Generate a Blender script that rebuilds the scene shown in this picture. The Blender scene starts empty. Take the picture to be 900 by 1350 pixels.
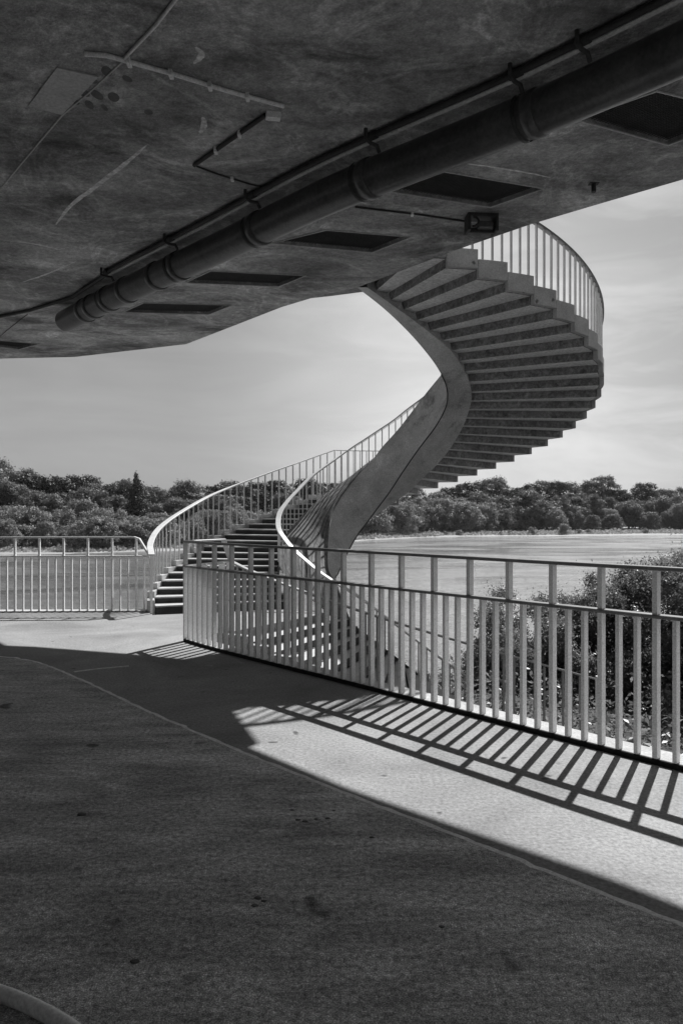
import bpy, bmesh, math, random
import numpy as np
from mathutils import Vector, noise
from mathutils.geometry import tessellate_polygon
random.seed(7)
S = 1.7                      # metres per unit of the plan (eye height above the deck)
SC = bpy.context.scene
C = bpy.data.collections.new('place'); SC.collection.children.link(C)

def W(p):                    # plan units (eye at 0,0,0) -> metres, deck at z = 0
    return Vector((p[0]*S, p[1]*S, (p[2]+1)*S))

# ------------------------------------------------------------------ materials
def new_mat(name):
    m = bpy.data.materials.new(name); m.use_nodes = True
    nt = m.node_tree
    for n in list(nt.nodes): nt.nodes.remove(n)
    out = nt.nodes.new('ShaderNodeOutputMaterial'); b = nt.nodes.new('ShaderNodeBsdfPrincipled')
    nt.links.new(b.outputs[0], out.inputs[0])
    return m, nt, b, out

def g(v): return (v, v, v, 1)

def ramp(nt, src, stops):
    r = nt.nodes.new('ShaderNodeValToRGB')
    els = r.color_ramp.elements
    els[0].position, els[0].color = stops[0][0], g(stops[0][1])
    els[1].position, els[1].color = stops[-1][0], g(stops[-1][1])
    for p, v in stops[1:-1]:
        e = els.new(p); e.color = g(v)
    nt.links.new(src, r.inputs[0])
    return r.outputs[0]

def tex(nt, kind, scale, detail=6, rough=.6, coord='Object', stretch=None, dist=0, rot=0):
    tc = nt.nodes.new('ShaderNodeTexCoord')
    mp = nt.nodes.new('ShaderNodeMapping')
    nt.links.new(tc.outputs[coord], mp.inputs[0])
    if stretch: mp.inputs['Scale'].default_value = stretch
    mp.inputs['Rotation'].default_value = (0, 0, rot)
    if kind == 'noise':
        t = nt.nodes.new('ShaderNodeTexNoise'); t.inputs['Scale'].default_value = scale
        t.inputs['Detail'].default_value = detail; t.inputs['Roughness'].default_value = rough
        t.inputs['Distortion'].default_value = dist
        o = t.outputs[0]
    elif kind == 'voronoi':
        t = nt.nodes.new('ShaderNodeTexVoronoi'); t.inputs['Scale'].default_value = scale
        o = t.outputs['Distance']
    nt.links.new(mp.outputs[0], t.inputs['Vector'])
    return o

def mathn(nt, op, a, b, clamp=False):
    n = nt.nodes.new('ShaderNodeMath'); n.operation = op; n.use_clamp = clamp
    for i, v in enumerate((a, b)):
        if isinstance(v, (int, float)): n.inputs[i].default_value = v
        else: nt.links.new(v, n.inputs[i])
    return n.outputs[0]

def concrete(name, lo, hi, rough=.85, big=1.3, fine=45, bump=.25, bdist=.01, pits=0, spots=0, stretch=None, speck=0, rot=0, crack=0, fa=(.72, 1.22), streak=0, mottle=0):
    m, nt, b, out = new_mat(name)
    n1 = tex(nt, 'noise', big, 8, .65, stretch=stretch, dist=.6, rot=rot)
    n2 = tex(nt, 'noise', fine, 5, .7)
    base = ramp(nt, n1, [(.28, lo), (.5, (lo+hi)/2), (.72, hi)])
    f = ramp(nt, n2, [(.3, fa[0]), (.7, fa[1])])
    col = mathn(nt, 'MULTIPLY', base, f)
    h = n2
    if pits:
        v = tex(nt, 'voronoi', pits, stretch=None)
        pn = tex(nt, 'noise', pits*.45, 3, .6)
        pv = mathn(nt, 'SUBTRACT', v, mathn(nt, 'MULTIPLY', pn, .62))
        pm = ramp(nt, pv, [(-.0, .0), (.09, 1)])
        pm2 = mathn(nt, 'ADD', mathn(nt, 'MULTIPLY', pm, .72), .28)
        col = mathn(nt, 'MULTIPLY', col, pm2)
        h = mathn(nt, 'ADD', mathn(nt, 'MULTIPLY', n2, .5), mathn(nt, 'MULTIPLY', pm, .8))
    if spots:
        v = tex(nt, 'noise', spots, 2, .5)
        pm = ramp(nt, v, [(.255, .3), (.30, 1)])
        col = mathn(nt, 'MULTIPLY', col, pm)
    if speck:
        v = tex(nt, 'voronoi', speck)
        pm = ramp(nt, v, [(.10, 1.9), (.28, 1.0)])
        col = mathn(nt, 'MULTIPLY', col, pm)
    if streak:
        v = tex(nt, 'noise', streak, 7, .7, stretch=(1, 3, 1), rot=.62, dist=.8)
        col = mathn(nt, 'MULTIPLY', col, ramp(nt, v, [(.36, .7), (.5, 1), (.66, 1.35)]))
        v = tex(nt, 'noise', 150, 3, .8)
        col = mathn(nt, 'MULTIPLY', col, ramp(nt, v, [(.35, .35), (.52, 1), (.68, 2.3)]))
    if mottle:
        v = tex(nt, 'noise', mottle, 10, .72, dist=1.2)
        col = mathn(nt, 'MULTIPLY', col, ramp(nt, v, [(.34, .45), (.46, .95), (.58, 1.05), (.68, 1.45)]))
        v = tex(nt, 'noise', 70, 4, .8)
        col = mathn(nt, 'MULTIPLY', col, ramp(nt, v, [(.36, .75), (.55, 1), (.72, 1.5)]))
    if crack:
        v = tex(nt, 'noise', crack, 9, .62, dist=.9)
        d = mathn(nt, 'ABSOLUTE', mathn(nt, 'SUBTRACT', v, .5), 0)
        pm = ramp(nt, d, [(0, 1.45), (.03, 1.0)])
        col = mathn(nt, 'MULTIPLY', col, pm)
    nt.links.new(col, b.inputs['Base Color'])
    b.inputs['Roughness'].default_value = rough
    b.inputs['Specular IOR Level'].default_value = .25
    bp = nt.nodes.new('ShaderNodeBump'); bp.inputs['Strength'].default_value = bump; bp.inputs['Distance'].default_value = bdist
    nt.links.new(h, bp.inputs['Height']); nt.links.new(bp.outputs[0], b.inputs['Normal'])
    return m

M = {}
M['deck_out'] = concrete('deck_concrete', .18, .36, big=.8, fine=40, bump=.6, bdist=.008, spots=5, fa=(.6, 1.35))
M['deck_in'] = concrete('deck_asphalt', .26, .58, big=.8, fine=36, bump=.7, bdist=.012, spots=2.6, stretch=(1.0, 2.6, 1), rot=.5, fa=(.35, 1.75), streak=1.6)
M['joint'] = concrete('joint_mortar', .6, .95, big=7, fine=50, bump=.6)
M['ceil'] = concrete('soffit_concrete', .10, .62, big=.7, fine=17, bump=1, bdist=.03, stretch=(1, 1.9, 1), rot=.8, crack=.75, fa=(.65, 1.3), mottle=.62)
M['ceil_plate'] = concrete('soffit_patch', .42, .55, big=3, fine=40)
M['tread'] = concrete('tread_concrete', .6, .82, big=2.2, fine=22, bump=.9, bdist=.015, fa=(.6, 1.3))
M['tread_face'] = concrete('tread_pitted_shaded_face', .17, .36, big=2.6, fine=17, bump=1, bdist=.02, fa=(.45, 1.45), mottle=5)
M['riser_shade'] = concrete('riser_shaded_face', .05, .09, big=3, fine=40)  # darkened in colour to paint the backlit shade of the lower steps
M['kerb_shadow'] = concrete('kerb_shade_black', .01, .02)  # black colour paints the shaded near face of the kerb
M['kerb'] = concrete('kerb_concrete', .32, .50, big=3, fine=50, spots=4)
M['beam'] = concrete('beam_concrete', .40, .62, big=1.6, fine=40, bump=.5, bdist=.015, fa=(.7, 1.3), mottle=.8)
M['paint'] = concrete('rail_paint', .80, .94, rough=.45, big=6, fine=80, bump=.08, bdist=.003, spots=9)
M['paint_rail'] = concrete('handrail_paint', .6, .75, rough=.35, big=6, fine=80, bump=.05, bdist=.002)
M['stair_paint'] = concrete('stair_baluster_paint', .46, .60, rough=.5, big=6, fine=80, bump=.05)
M['rail_near'] = concrete('railing_top_steel', .16, .26, rough=.35, big=6, fine=80, bump=.05)
M['dark_rail'] = concrete('upper_rail_paint', .10, .16, rough=.4, big=6, fine=80, bump=.05)
M['pipe'] = concrete('pipe_metal', .06, .13, rough=.30, big=2, fine=30, bump=.12, stretch=(1, 1, 1))
M['pipe'].node_tree.nodes['Principled BSDF'].inputs['Metallic'].default_value = .3
M['cable'] = concrete('dark_cable', .03, .06, rough=.6, big=9, fine=60)
M['conduit'] = concrete('conduit_galvanised', .6, .9, rough=.5, big=9, fine=60)
M['band'] = concrete('pale_band_concrete', .5, .65, rough=.6, big=3, fine=40)
M['void'] = concrete('grille_dark', .012, .02, big=4, fine=40)
M['grille'] = concrete('grille_bar', .05, .08, big=4, fine=40, rough=.6)
M['wall'] = concrete('unseen_building_wall', .34, .46, big=1, fine=30)
M['stone'] = concrete('stone_dark', .08, .14, big=8, fine=40)
M['reflect_tube'] = concrete('reflection_pale', .8, .9, rough=.35, big=3, fine=60, bump=.05)

# striped concrete: dark stripes run along the ribbon (UV v across)
def stripe_mat():
    m, nt, b, out = new_mat('striped_concrete')
    tc = nt.nodes.new('ShaderNodeTexCoord'); sp = nt.nodes.new('ShaderNodeSeparateXYZ')
    nt.links.new(tc.outputs['UV'], sp.inputs[0])
    n = tex(nt, 'noise', 2.5, 4, .6)
    n3 = tex(nt, 'noise', 9, 5, .7)
    vv = mathn(nt, 'ADD', sp.outputs[1], mathn(nt, 'MULTIPLY', n, .05))
    fr = mathn(nt, 'FRACT', mathn(nt, 'MULTIPLY', vv, 9.0), 0)
    line = ramp(nt, fr, [(0, .35), (.16, .4), (.24, 1), (1, .92)])
    uu = mathn(nt, 'FRACT', mathn(nt, 'MULTIPLY', sp.outputs[0], 5.0), 0)
    l2 = ramp(nt, uu, [(0, .6), (.04, .62), (.06, 1), (1, 1)])
    base = ramp(nt, n3, [(.3, .08), (.7, .24)])
    col = mathn(nt, 'MULTIPLY', mathn(nt, 'MULTIPLY', base, line), l2)
    nt.links.new(col, b.inputs['Base Color']); b.inputs['Roughness'].default_value = .85
    bp = nt.nodes.new('ShaderNodeBump'); bp.inputs['Strength'].default_value = .8; bp.inputs['Distance'].default_value = .02
    nt.links.new(line, bp.inputs['Height']); nt.links.new(bp.outputs[0], b.inputs['Normal'])
    return m
M['stripe'] = stripe_mat()

def leaf_mat(name, lo, hi, gloss=.5, trans=.35, scale=.35):
    m, nt, b, out = new_mat(name)
    n1 = tex(nt, 'noise', scale, 3, .6)
    gi = nt.nodes.new('ShaderNodeNewGeometry')
    r = gi.outputs['Random Per Island']
    v = mathn(nt, 'ADD', mathn(nt, 'MULTIPLY', n1, .6), mathn(nt, 'MULTIPLY', r, .4))
    col = ramp(nt, v, [(.3, lo), (.7, hi)])
    nt.links.new(col, b.inputs['Base Color'])
    b.inputs['Roughness'].default_value = gloss
    t = nt.nodes.new('ShaderNodeBsdfTranslucent'); nt.links.new(col, t.inputs[0])
    mx = nt.nodes.new('ShaderNodeMixShader'); mx.inputs[0].default_value = trans
    nt.links.new(b.outputs[0], mx.inputs[1]); nt.links.new(t.outputs[0], mx.inputs[2]); nt.links.new(mx.outputs[0], out.inputs[0])
    return m
M['leaf_near'] = leaf_mat('leaf_glossy', .12, .28, .42, .5, .8)
M['leaf_willow'] = leaf_mat('leaf_pale', .13, .34, .5, .5, .5)
M['leaf_tree'] = leaf_mat('leaf_mid', .09, .2, .55, .4, .3)
M['leaf_dark'] = leaf_mat('leaf_dark', .03, .06, .55, .25, .3)
M['bark'] = concrete('bark', .06, .14, big=3, fine=20, bump=.6, stretch=(1, 1, .3))
M['grass'] = leaf_mat('reed_grass', .28, .55, .7, .3, .15)
M['bank'] = concrete('bank_soil', .22, .40, big=.06, fine=1.5, bump=.8, bdist=.1)
M['sand'] = concrete('bank_sand', .3, .45, big=.1, fine=2, bump=.5)

# ------------------------------------------------------------------ mesh helpers
class MB:
    def __init__(s): s.v = []; s.f = []; s.sm = []
    def add(s, vs, fs, smooth=False):
        o = len(s.v); s.v += [tuple(p) for p in vs]
        for f in fs: s.f.append([i+o for i in f]); s.sm.append(smooth)
    def prism(s, poly, z0, z1):          # poly: list of (x,y); z may be lists
        n = len(poly)
        zl = z0 if isinstance(z0, (list, tuple)) else [z0]*n
        zh = z1 if isinstance(z1, (list, tuple)) else [z1]*n
        vs = [(p[0], p[1], zl[i]) for i, p in enumerate(poly)] + [(p[0], p[1], zh[i]) for i, p in enumerate(poly)]
        s.add(vs, [list(range(n))[::-1], list(range(n, 2*n))] + [[i, (i+1) % n, n+(i+1) % n, n+i] for i in range(n)])
    def box(s, c, ax, ay, hx, hy, z0, z1):
        ax = Vector((ax[0], ax[1])).normalized(); ay = Vector((ay[0], ay[1])).normalized(); c = Vector((c[0], c[1]))
        s.prism([c-ax*hx-ay*hy, c+ax*hx-ay*hy, c+ax*hx+ay*hy, c-ax*hx+ay*hy], z0, z1)
    def tube(s, pts, r, n=12, caps=True):
        pts = [Vector(p) for p in pts]; rr = r if isinstance(r, (list, tuple)) else [r]*len(pts)
        vs = []; up = None
        for i, p in enumerate(pts):
            t = (pts[min(i+1, len(pts)-1)]-pts[max(i-1, 0)]).normalized()
            if up is None: up = Vector((0, 0, 1)) if abs(t.z) < .9 else Vector((1, 0, 0))
            x = t.cross(up).normalized(); y = x.cross(t).normalized(); up = y
            for k in range(n):
                a = 2*math.pi*k/n; vs.append(p+(x*math.cos(a)+y*math.sin(a))*rr[i])
        fs = []
        for i in range(len(pts)-1):
            for k in range(n):
                fs.append([i*n+k, i*n+(k+1) % n, (i+1)*n+(k+1) % n, (i+1)*n+k])
        s.add(vs, fs, True)
        if caps:
            s.add(vs[:n], [list(range(n))[::-1]]); s.add(vs[-n:], [list(range(n))])
    def strip(s, pts, w, h):             # flat bar swept along a path, w across (horizontal), h thick
        pts = [Vector(p) for p in pts]; vs = []; n = len(pts)
        for i, p in enumerate(pts):
            t = pts[min(i+1, n-1)]-pts[max(i-1, 0)]
            l = Vector((-t.y, t.x, 0)).normalized(); t.normalize(); u = t.cross(l)
            if u.z < 0: u = -u
            c = min(w, h)*.18
            for a, b_ in ((-w/2+c, -h/2), (w/2-c, -h/2), (w/2, -h/2+c), (w/2, h/2-c), (w/2-c, h/2), (-w/2+c, h/2), (-w/2, h/2-c), (-w/2, -h/2+c)):
                vs.append(p+l*a+u*b_)
        fs = [[i*8+k, i*8+(k+1) % 8, (i+1)*8+(k+1) % 8, (i+1)*8+k] for i in range(n-1) for k in range(8)]
        fs += [list(range(8))[::-1], [(n-1)*8+k for k in range(8)]]
        s.add(vs, fs)
    def build(s, name, mat, parent=None, loc=None, bevel=0):
        me = bpy.data.meshes.new(name)
        base = W(loc) if loc is not None else Vector((0, 0, 0))
        pl = parent['_w'] if parent is not None and '_w' in parent.keys() else (0, 0, 0)
        off = base if loc is not None else Vector(pl)
        me.from_pydata([W(p)-off for p in s.v], [], s.f)
        me.polygons.foreach_set('use_smooth', s.sm)
        bm = bmesh.new(); bm.from_mesh(me); bmesh.ops.recalc_face_normals(bm, faces=bm.faces); bm.to_mesh(me); bm.free()
        me.materials.append(mat)
        o = bpy.data.objects.new(name, me); C.objects.link(o)
        if parent is not None:
            o.parent = parent; o.location = (off-Vector(pl)) if loc is not None else (0, 0, 0)
            o['_w'] = tuple(off)
        elif loc is not None: o.location = base; o['_w'] = tuple(base)
        if bevel:
            md = o.modifiers.new('edge', 'BEVEL'); md.width = bevel; md.segments = 2; md.limit_method = 'ANGLE'; md.angle_limit = .7
        return o

def tag(o, label=None, cat=None, group=None, kind=None):
    if label: o['label'] = label
    if cat: o['category'] = cat
    if group: o['group'] = group
    if kind: o['kind'] = kind
    return o
def thing(name, label, cat, loc, group=None):
    o = bpy.data.objects.new(name, None); C.objects.link(o); o.location = W(loc); o['_w'] = tuple(W(loc))
    o.empty_display_size = .1
    return tag(o, label, cat, group)

def at(px, py, Y): return ((px-450)/1000*Y, Y, (677-py)/1000*Y)
def atz(px, py, z):
    Y = z/((677-py)/1000); return ((px-450)/1000*Y, Y, z)

def crom(P, per=6):
    P = [np.array(p, float) for p in P]; out = []
    Q = [2*P[0]-P[1]]+P+[2*P[-1]-P[-2]]
    for i in range(1, len(Q)-2):
        a, b, c, d = Q[i-1:i+3]
        for k in range(per):
            t = k/per
            out.append(.5*((2*b)+(-a+c)*t+(2*a-5*b+4*c-d)*t*t+(-a+3*b-3*c+d)*t**3))
    out.append(P[-1]); return [tuple(p) for p in out]
def resample(P, step=None, n=None):
    P = [Vector(p) for p in P]; L = [0]
    for a, b in zip(P, P[1:]): L.append(L[-1]+(b-a).length)
    if n is None: n = int(L[-1]/step)+1
    out = []
    for i in range(n):
        s = (i*step) if step else L[-1]*i/(n-1)
        k = 0
        while k < len(L)-2 and L[k+1] < s: k += 1
        t = (s-L[k])/max(L[k+1]-L[k], 1e-9); out.append(P[k].lerp(P[k+1], min(t, 1)))
    return out
def interp(x, xs, ys): return float(np.interp(x, xs, ys))

# ------------------------------------------------------------------ deck
corner = atz(246, 842, -.98)
fence_px = [(253, 845), (275, 852), (300, 859), (330, 864.5), (365, 873.5), (410, 885), (459.7, 898), (507.6, 910.3), (562, 924), (624, 939), (694, 957), (771.6, 976.5), (837.7, 994), (885.6, 1006)]
fpts = [corner]+[atz(a, b, -.98) for a, b in fence_px]
# smooth to a gentle curve, then carry it on past the frame
fp = np.array([(p[0], p[1]) for p in fpts])
t_ = np.cumsum([0]+[float(np.hypot(*(fp[i+1]-fp[i]))) for i in range(len(fp)-1)])
cx_, cy_ = np.polyfit(t_, fp[:, 0], 4), np.polyfit(t_, fp[:, 1], 4)
fence_line = [(float(np.polyval(cx_, t)), float(np.polyval(cy_, t)), -1) for t in np.linspace(0, t_[-1], 40)]
dx = Vector(fence_line[-1])-Vector(fence_line[-4]); dx.normalize()
fence_line += [tuple(Vector(fence_line[-1])+dx*k*.3) for k in range(1, 8)]
def offs(line, d):
    out = []
    for i, p in enumerate(line):
        t = Vector(line[min(i+1, len(line)-1)])-Vector(line[max(i-1, 0)])
        n = Vector((-t.y, t.x, 0)).normalized(); out.append(tuple(Vector(p)+n*d))
    return out
fo = offs(fence_line, .10)               # outer deck edge, behind the fence
left_line = [(-9, 7.45), (-5, 7.62), (-1.93, 7.72)]
seam = [(-9, 5.6), (-5, 5.55), (-3.2, 5.45), (-2.26, 5.26), (-1.67, 4.69), (-1.07, 3.95), (-.75, 3.57), (-.34, 3.096), (.13, 2.59), (.451, 2.257), (.828, 1.84), (1.6, 1.0), (2.6, -.2), (3.5, -1.6)]
seam = [p[:2] for p in crom([(a, b, 0) for a, b in seam], 3)]
seam = [(p.x+.012*noise.noise(Vector((i*.6, 2, 0))), p.y+.012*noise.noise(Vector((i*.6, 7, 0))), 0) for i, p in enumerate(resample([(a, b, 0) for a, b in seam], step=.04))]
w = .010
so = [(p[0]+.012*noise.noise(Vector((i*.37, 4, 0))), p[1]+.012*noise.noise(Vector((i*.41, 11, 0)))) for i, p in enumerate(offs(seam, w))]; si = [p[:2] for p in offs(seam, -w)]
outer_poly = [(-9, 7.55), (-5, 7.72), (-1.95, 7.80), (-1.86, 7.47), (-.55, 7.93), (-.28, 7.80), (-.12, 7.66), (-.93, 6.42), (-1.22, 6.12)]
outer_poly += [p[:2] for p in fo[1:]] + [(4.6, -1.6)] + so[::-1]
def slab(poly, z0, z1, holes=()):
    mb = MB(); rings = [poly]+list(holes)
    tris = tessellate_polygon([[Vector((p[0], p[1], 0)) for p in r] for r in rings])
    allp = [p for r in rings for p in r]; n = len(allp)
    fs = [list(t) for t in tris]+[[i+n for i in t] for t in tris]
    o = 0
    for r in rings:
        m = len(r)
        for i in range(m): fs.append([o+i, o+(i+1) % m, n+o+(i+1) % m, n+o+i])
        o += m
    mb.add([(p[0], p[1], z0) for p in allp]+[(p[0], p[1], z1) for p in allp], fs)
    return mb
tag(slab(outer_poly, -1.16, -1).build('pavement', M['deck_out']), 'pale concrete deck between the joint and the railings, striped with shadows', kind='structure')
inner_poly = si+[(3.5, -3), (-9, -3)]
tag(slab(inner_poly, -1.16, -1).build('floor', M['deck_in']), 'dark rough deck floor in the shade of the platform', kind='structure')
jl = so+si[::-1]
tag(slab(jl, -1.15, -.9995).build('floor_joint', M['joint']), 'pale mortar joint running diagonally across the deck', kind='structure')
b2 = [atz(98, 886, -1), atz(130, 882, -1), atz(170, 878.5, -1)]
mbj = MB(); mbj.strip([(p[0], p[1], -.999) for p in b2], .02, .006)
tag(mbj.build('floor_joint', M['joint']), 'short branch of the mortar joint near the stair', kind='structure')

# kerb under the near fence
mb = MB(); a_ = offs(fence_line, -.012); b_ = offs(fence_line, .115)
n = len(a_)
vs = [(p[0], p[1], -1.002) for p in a_]+[(p[0], p[1], -.975) for p in a_]+[(p[0], p[1], -.975) for p in b_]+[(p[0], p[1], -1.2) for p in b_]
mb.add(vs, [[k*n+i, k*n+i+1, ((k+1) % 4)*n+i+1, ((k+1) % 4)*n+i] for k in range(4) for i in range(n-1)]+[[0, n, 2*n, 3*n], [n-1, 2*n-1, 3*n-1, 4*n-1]])
tag(mb.build('kerb', M['kerb'], bevel=.006), 'low pale kerb under the long curved railing', kind='structure')
mb = MB(); mb.prism([(-9, 7.43), (-5, 7.60), (-1.95, 7.69), (-1.95, 7.82), (-5, 7.74), (-9, 7.57)], -1.2, -.985)
tag(mb.build('kerb', M['kerb'], bevel=.006), 'low pale kerb under the far left railing', kind='structure')

# ------------------------------------------------------------------ fences
def rail_set(root, line, zb, zmid, ztop, step, mat, first_post=0, bar=(.032, .017), railw=.05, end_slant=None):
    pts = resample(line, step=step)
    bmesh_ = {}
    def bar_mesh(z0, z1, w_, t_):
        key = (round(z0, 3), round(z1, 3), w_, t_)
        return key
    cache = {}
    for i, p in enumerate(pts):
        a = pts[min(i+1, len(pts)-1)]-pts[max(i-1, 0)]
        ang = math.atan2(a.y, a.x)
        post = (i-first_post) % 3 == 0
        key = 'post' if post else 'baluster'
        if key not in cache:
            m_ = MB(); hw = bar[1]/2*(1.25 if post else 1)
            m_.box((0, 0), (1, 0), (0, 1), hw, bar[0]/2, -1+0, -1+((ztop if post else zmid)-zb))
            o = m_.build(key, mat, None, bevel=.003)
            o.parent = root; cache[key] = o
        else:
            o = cache[key].copy(); C.objects.link(o); o.parent = root
        o.location = W((p.x, p.y, zb))-Vector(root['_w'])
        o.rotation_euler = (0, 0, ang)
    return pts
# near fence
nf = thing('railing', 'long white steel railing curving past the spiral stair toward the camera', 'railing', (fence_line[0][0], fence_line[0][1], -.975))
step = .0795
rail_set(nf, fence_line, -.976, -.408, -.222, step, M['paint'], first_post=0)
mb = MB(); q_ = offs(fence_line, -.018); q2_ = offs(fence_line, -.0125); nn_ = len(q_)
mb.add([(p[0],p[1],-1.001) for p in q_]+[(p[0],p[1],-.978) for p in q_]+[(p[0],p[1],-.976) for p in q2_], [[k*nn_+i,k*nn_+i+1,(k+1)*nn_+i+1,(k+1)*nn_+i] for k in range(2) for i in range(nn_-1)]); tag(mb.build('kerb_shade', M['kerb_shadow']), 'black strip painting shade on the kerb face along the long railing', kind='structure')
fl = [(p[0], p[1], 0) for p in resample(fence_line, n=90)]
mb = MB(); mb.strip([(p[0], p[1], -.219) for p in fl], .052, .016); mb.build('top_rail', M['rail_near'], nf)
mb = MB(); mb.strip([(p[0], p[1], -.410) for p in fl], .052, .015); mb.build('middle_rail', M['rail_near'], nf)
# short return at the corner and slanting end
c0 = fence_line[0]; e0 = (-.96, 6.42)
mb = MB(); mb.strip([(c0[0], c0[1], -.219), (e0[0]-.03, e0[1]-.05, -.219), (e0[0]+.02, e0[1]+.06, -.41)], .05, .016); mb.build('return_rail', M['paint_rail'], nf)
mb = MB(); mb.strip([(c0[0], c0[1], -.41), (e0[0]+.02, e0[1]+.06, -.41)], .05, .015); mb.build('return_rail', M['paint_rail'], nf)
for k in range(1, 5):
    t = k/5*1.06; x, y = c0[0]+(e0[0]-c0[0])*t, c0[1]+(e0[1]-c0[1])*t
    mb = MB(); mb.box((x, y), (e0[0]-c0[0], e0[1]-c0[1]), (-(e0[1]-c0[1]), e0[0]-c0[0]), .008, .0275, -1, -.41); mb.build('baluster', M['paint'], nf)
mb = MB(); mb.box((e0[0]+.01, e0[1]+.03), (e0[0]-c0[0], e0[1]-c0[1]), (-(e0[1]-c0[1]), e0[0]-c0[0]), .009, .03, -1, -.42); mb.build('post', M['paint'], nf)

# left fence
lf = thing('railing', 'white steel railing at the far left edge of the deck above the river', 'railing', (-1.95, 7.7, -.985))
ll = resample([(-1.955, 7.705, 0), (-5, 7.62, 0), (-9, 7.45, 0)], step=.0810)
rail_set(lf, [(-2.0, 7.705, 0), (-5, 7.62, 0), (-7, 7.53, 0)], -.986, -.432, -.246, .0810, M['paint'], first_post=1, bar=(.022, .016))
mb = MB(); mb.strip([(-7, 7.53, -.243), (-5, 7.62, -.243), (-2.10, 7.705, -.240), (-2.05, 7.70, -.256), (-1.93, 7.70, -.455)], .05, .016); mb.build('top_rail', M['paint_rail'], lf)
mb = MB(); mb.strip([(-7, 7.53, -.434), (-5, 7.62, -.434), (-1.94, 7.705, -.434)], .05, .015); mb.build('middle_rail', M['paint_rail'], lf)

# ------------------------------------------------------------------ spiral stair
CX, CY, R0 = .6613, 8.638, 2.1457
T0, DT, Z0, DS = -1.465, .129, 2.100, .0832
zland = .27
def P(t, r, z): return (CX+r*math.cos(t), CY+r*math.sin(t), z)
def ztop(t):
    if t < 1.50: return Z0+.088-DS*(t-T0)/DT
    if t < 1.94: return zland
    if t < 3.5: return zland-(t-1.94)/.0821*.0668
    if t < 4.09: return -1
    return -1-(t-4.09)/.0821*.0668
def Rrail(t): return interp(t, [1.94, 2.1, 2.35, 2.59, 2.93, 3.27, 3.42, 3.54, 4.09, 5.3], [2.19, 2.18, 2.24, 2.42, 2.54, 2.7, 2.75, 2.77, 2.76, 2.76])
IK = [(.28, 7.40), (.43, 7.42), (.571, 7.45), (.72, 7.53), (.858, 7.61), (1.000, 7.69), (1.125, 7.79), (1.235, 7.918), (1.312, 8.07), (1.385, 8.247), (1.44, 8.43), (1.455, 8.53), (1.44, 8.61),
      (1.43, 8.71), (1.41, 8.81), (1.37, 8.89), (1.32, 8.97), (1.28, 9.06), (1.23, 9.14), (1.15, 9.21), (1.07, 9.27), (.98, 9.33), (.90, 9.40), (.8, 9.45), (.68, 9.5)]  # k = -1..23
st = thing('spiral_staircase', 'concrete spiral staircase sweeping up from the deck to the platform overhead', 'staircase', (CX, CY, -2.0))
def arc(t0, t1, r, n=4): return [(CX+r*math.cos(t0+(t1-t0)*i/n), CY+r*math.sin(t0+(t1-t0)*i/n)) for i in range(n+1)]
for k in range(-1, 23):
    ta, tb = T0+DT*k, T0+DT*(k+1)
    i0, i1 = Vector(IK[k+1]), Vector(IK[k+2])
    m0, m1 = (Vector((CX, CY))-i0).normalized()*(.12 if k < 9 else .02), (Vector((CX, CY))-i1).normalized()*(.12 if k < 9 else .02)
    zb = Z0-DS*k
    mb = MB()
    if k >= 0:
        nrm = .003
        mb.prism(arc(ta, tb+.012, R0)+[tuple(i1+m1), tuple(i0+m0)], zb, zb+.0885)
    else:
        mb.prism(arc(ta, tb+.012, R0)+[tuple(i1+m1), tuple(i0+m0)], zb, zb+.0885)
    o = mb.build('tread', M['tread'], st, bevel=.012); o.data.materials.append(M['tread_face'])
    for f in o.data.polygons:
        if abs(f.normal.z) < .5: f.material_index = 1  # upright faces coloured darker than undersides, painting the light bounced from below
    mb = MB(); mb.prism(arc(ta, tb-.001, R0+.004)+arc(tb-.001, ta, R0+.052), zb+.004, zb+.166)
    mb.build('kerb_block', M['kerb'], st, bevel=.008)
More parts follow.
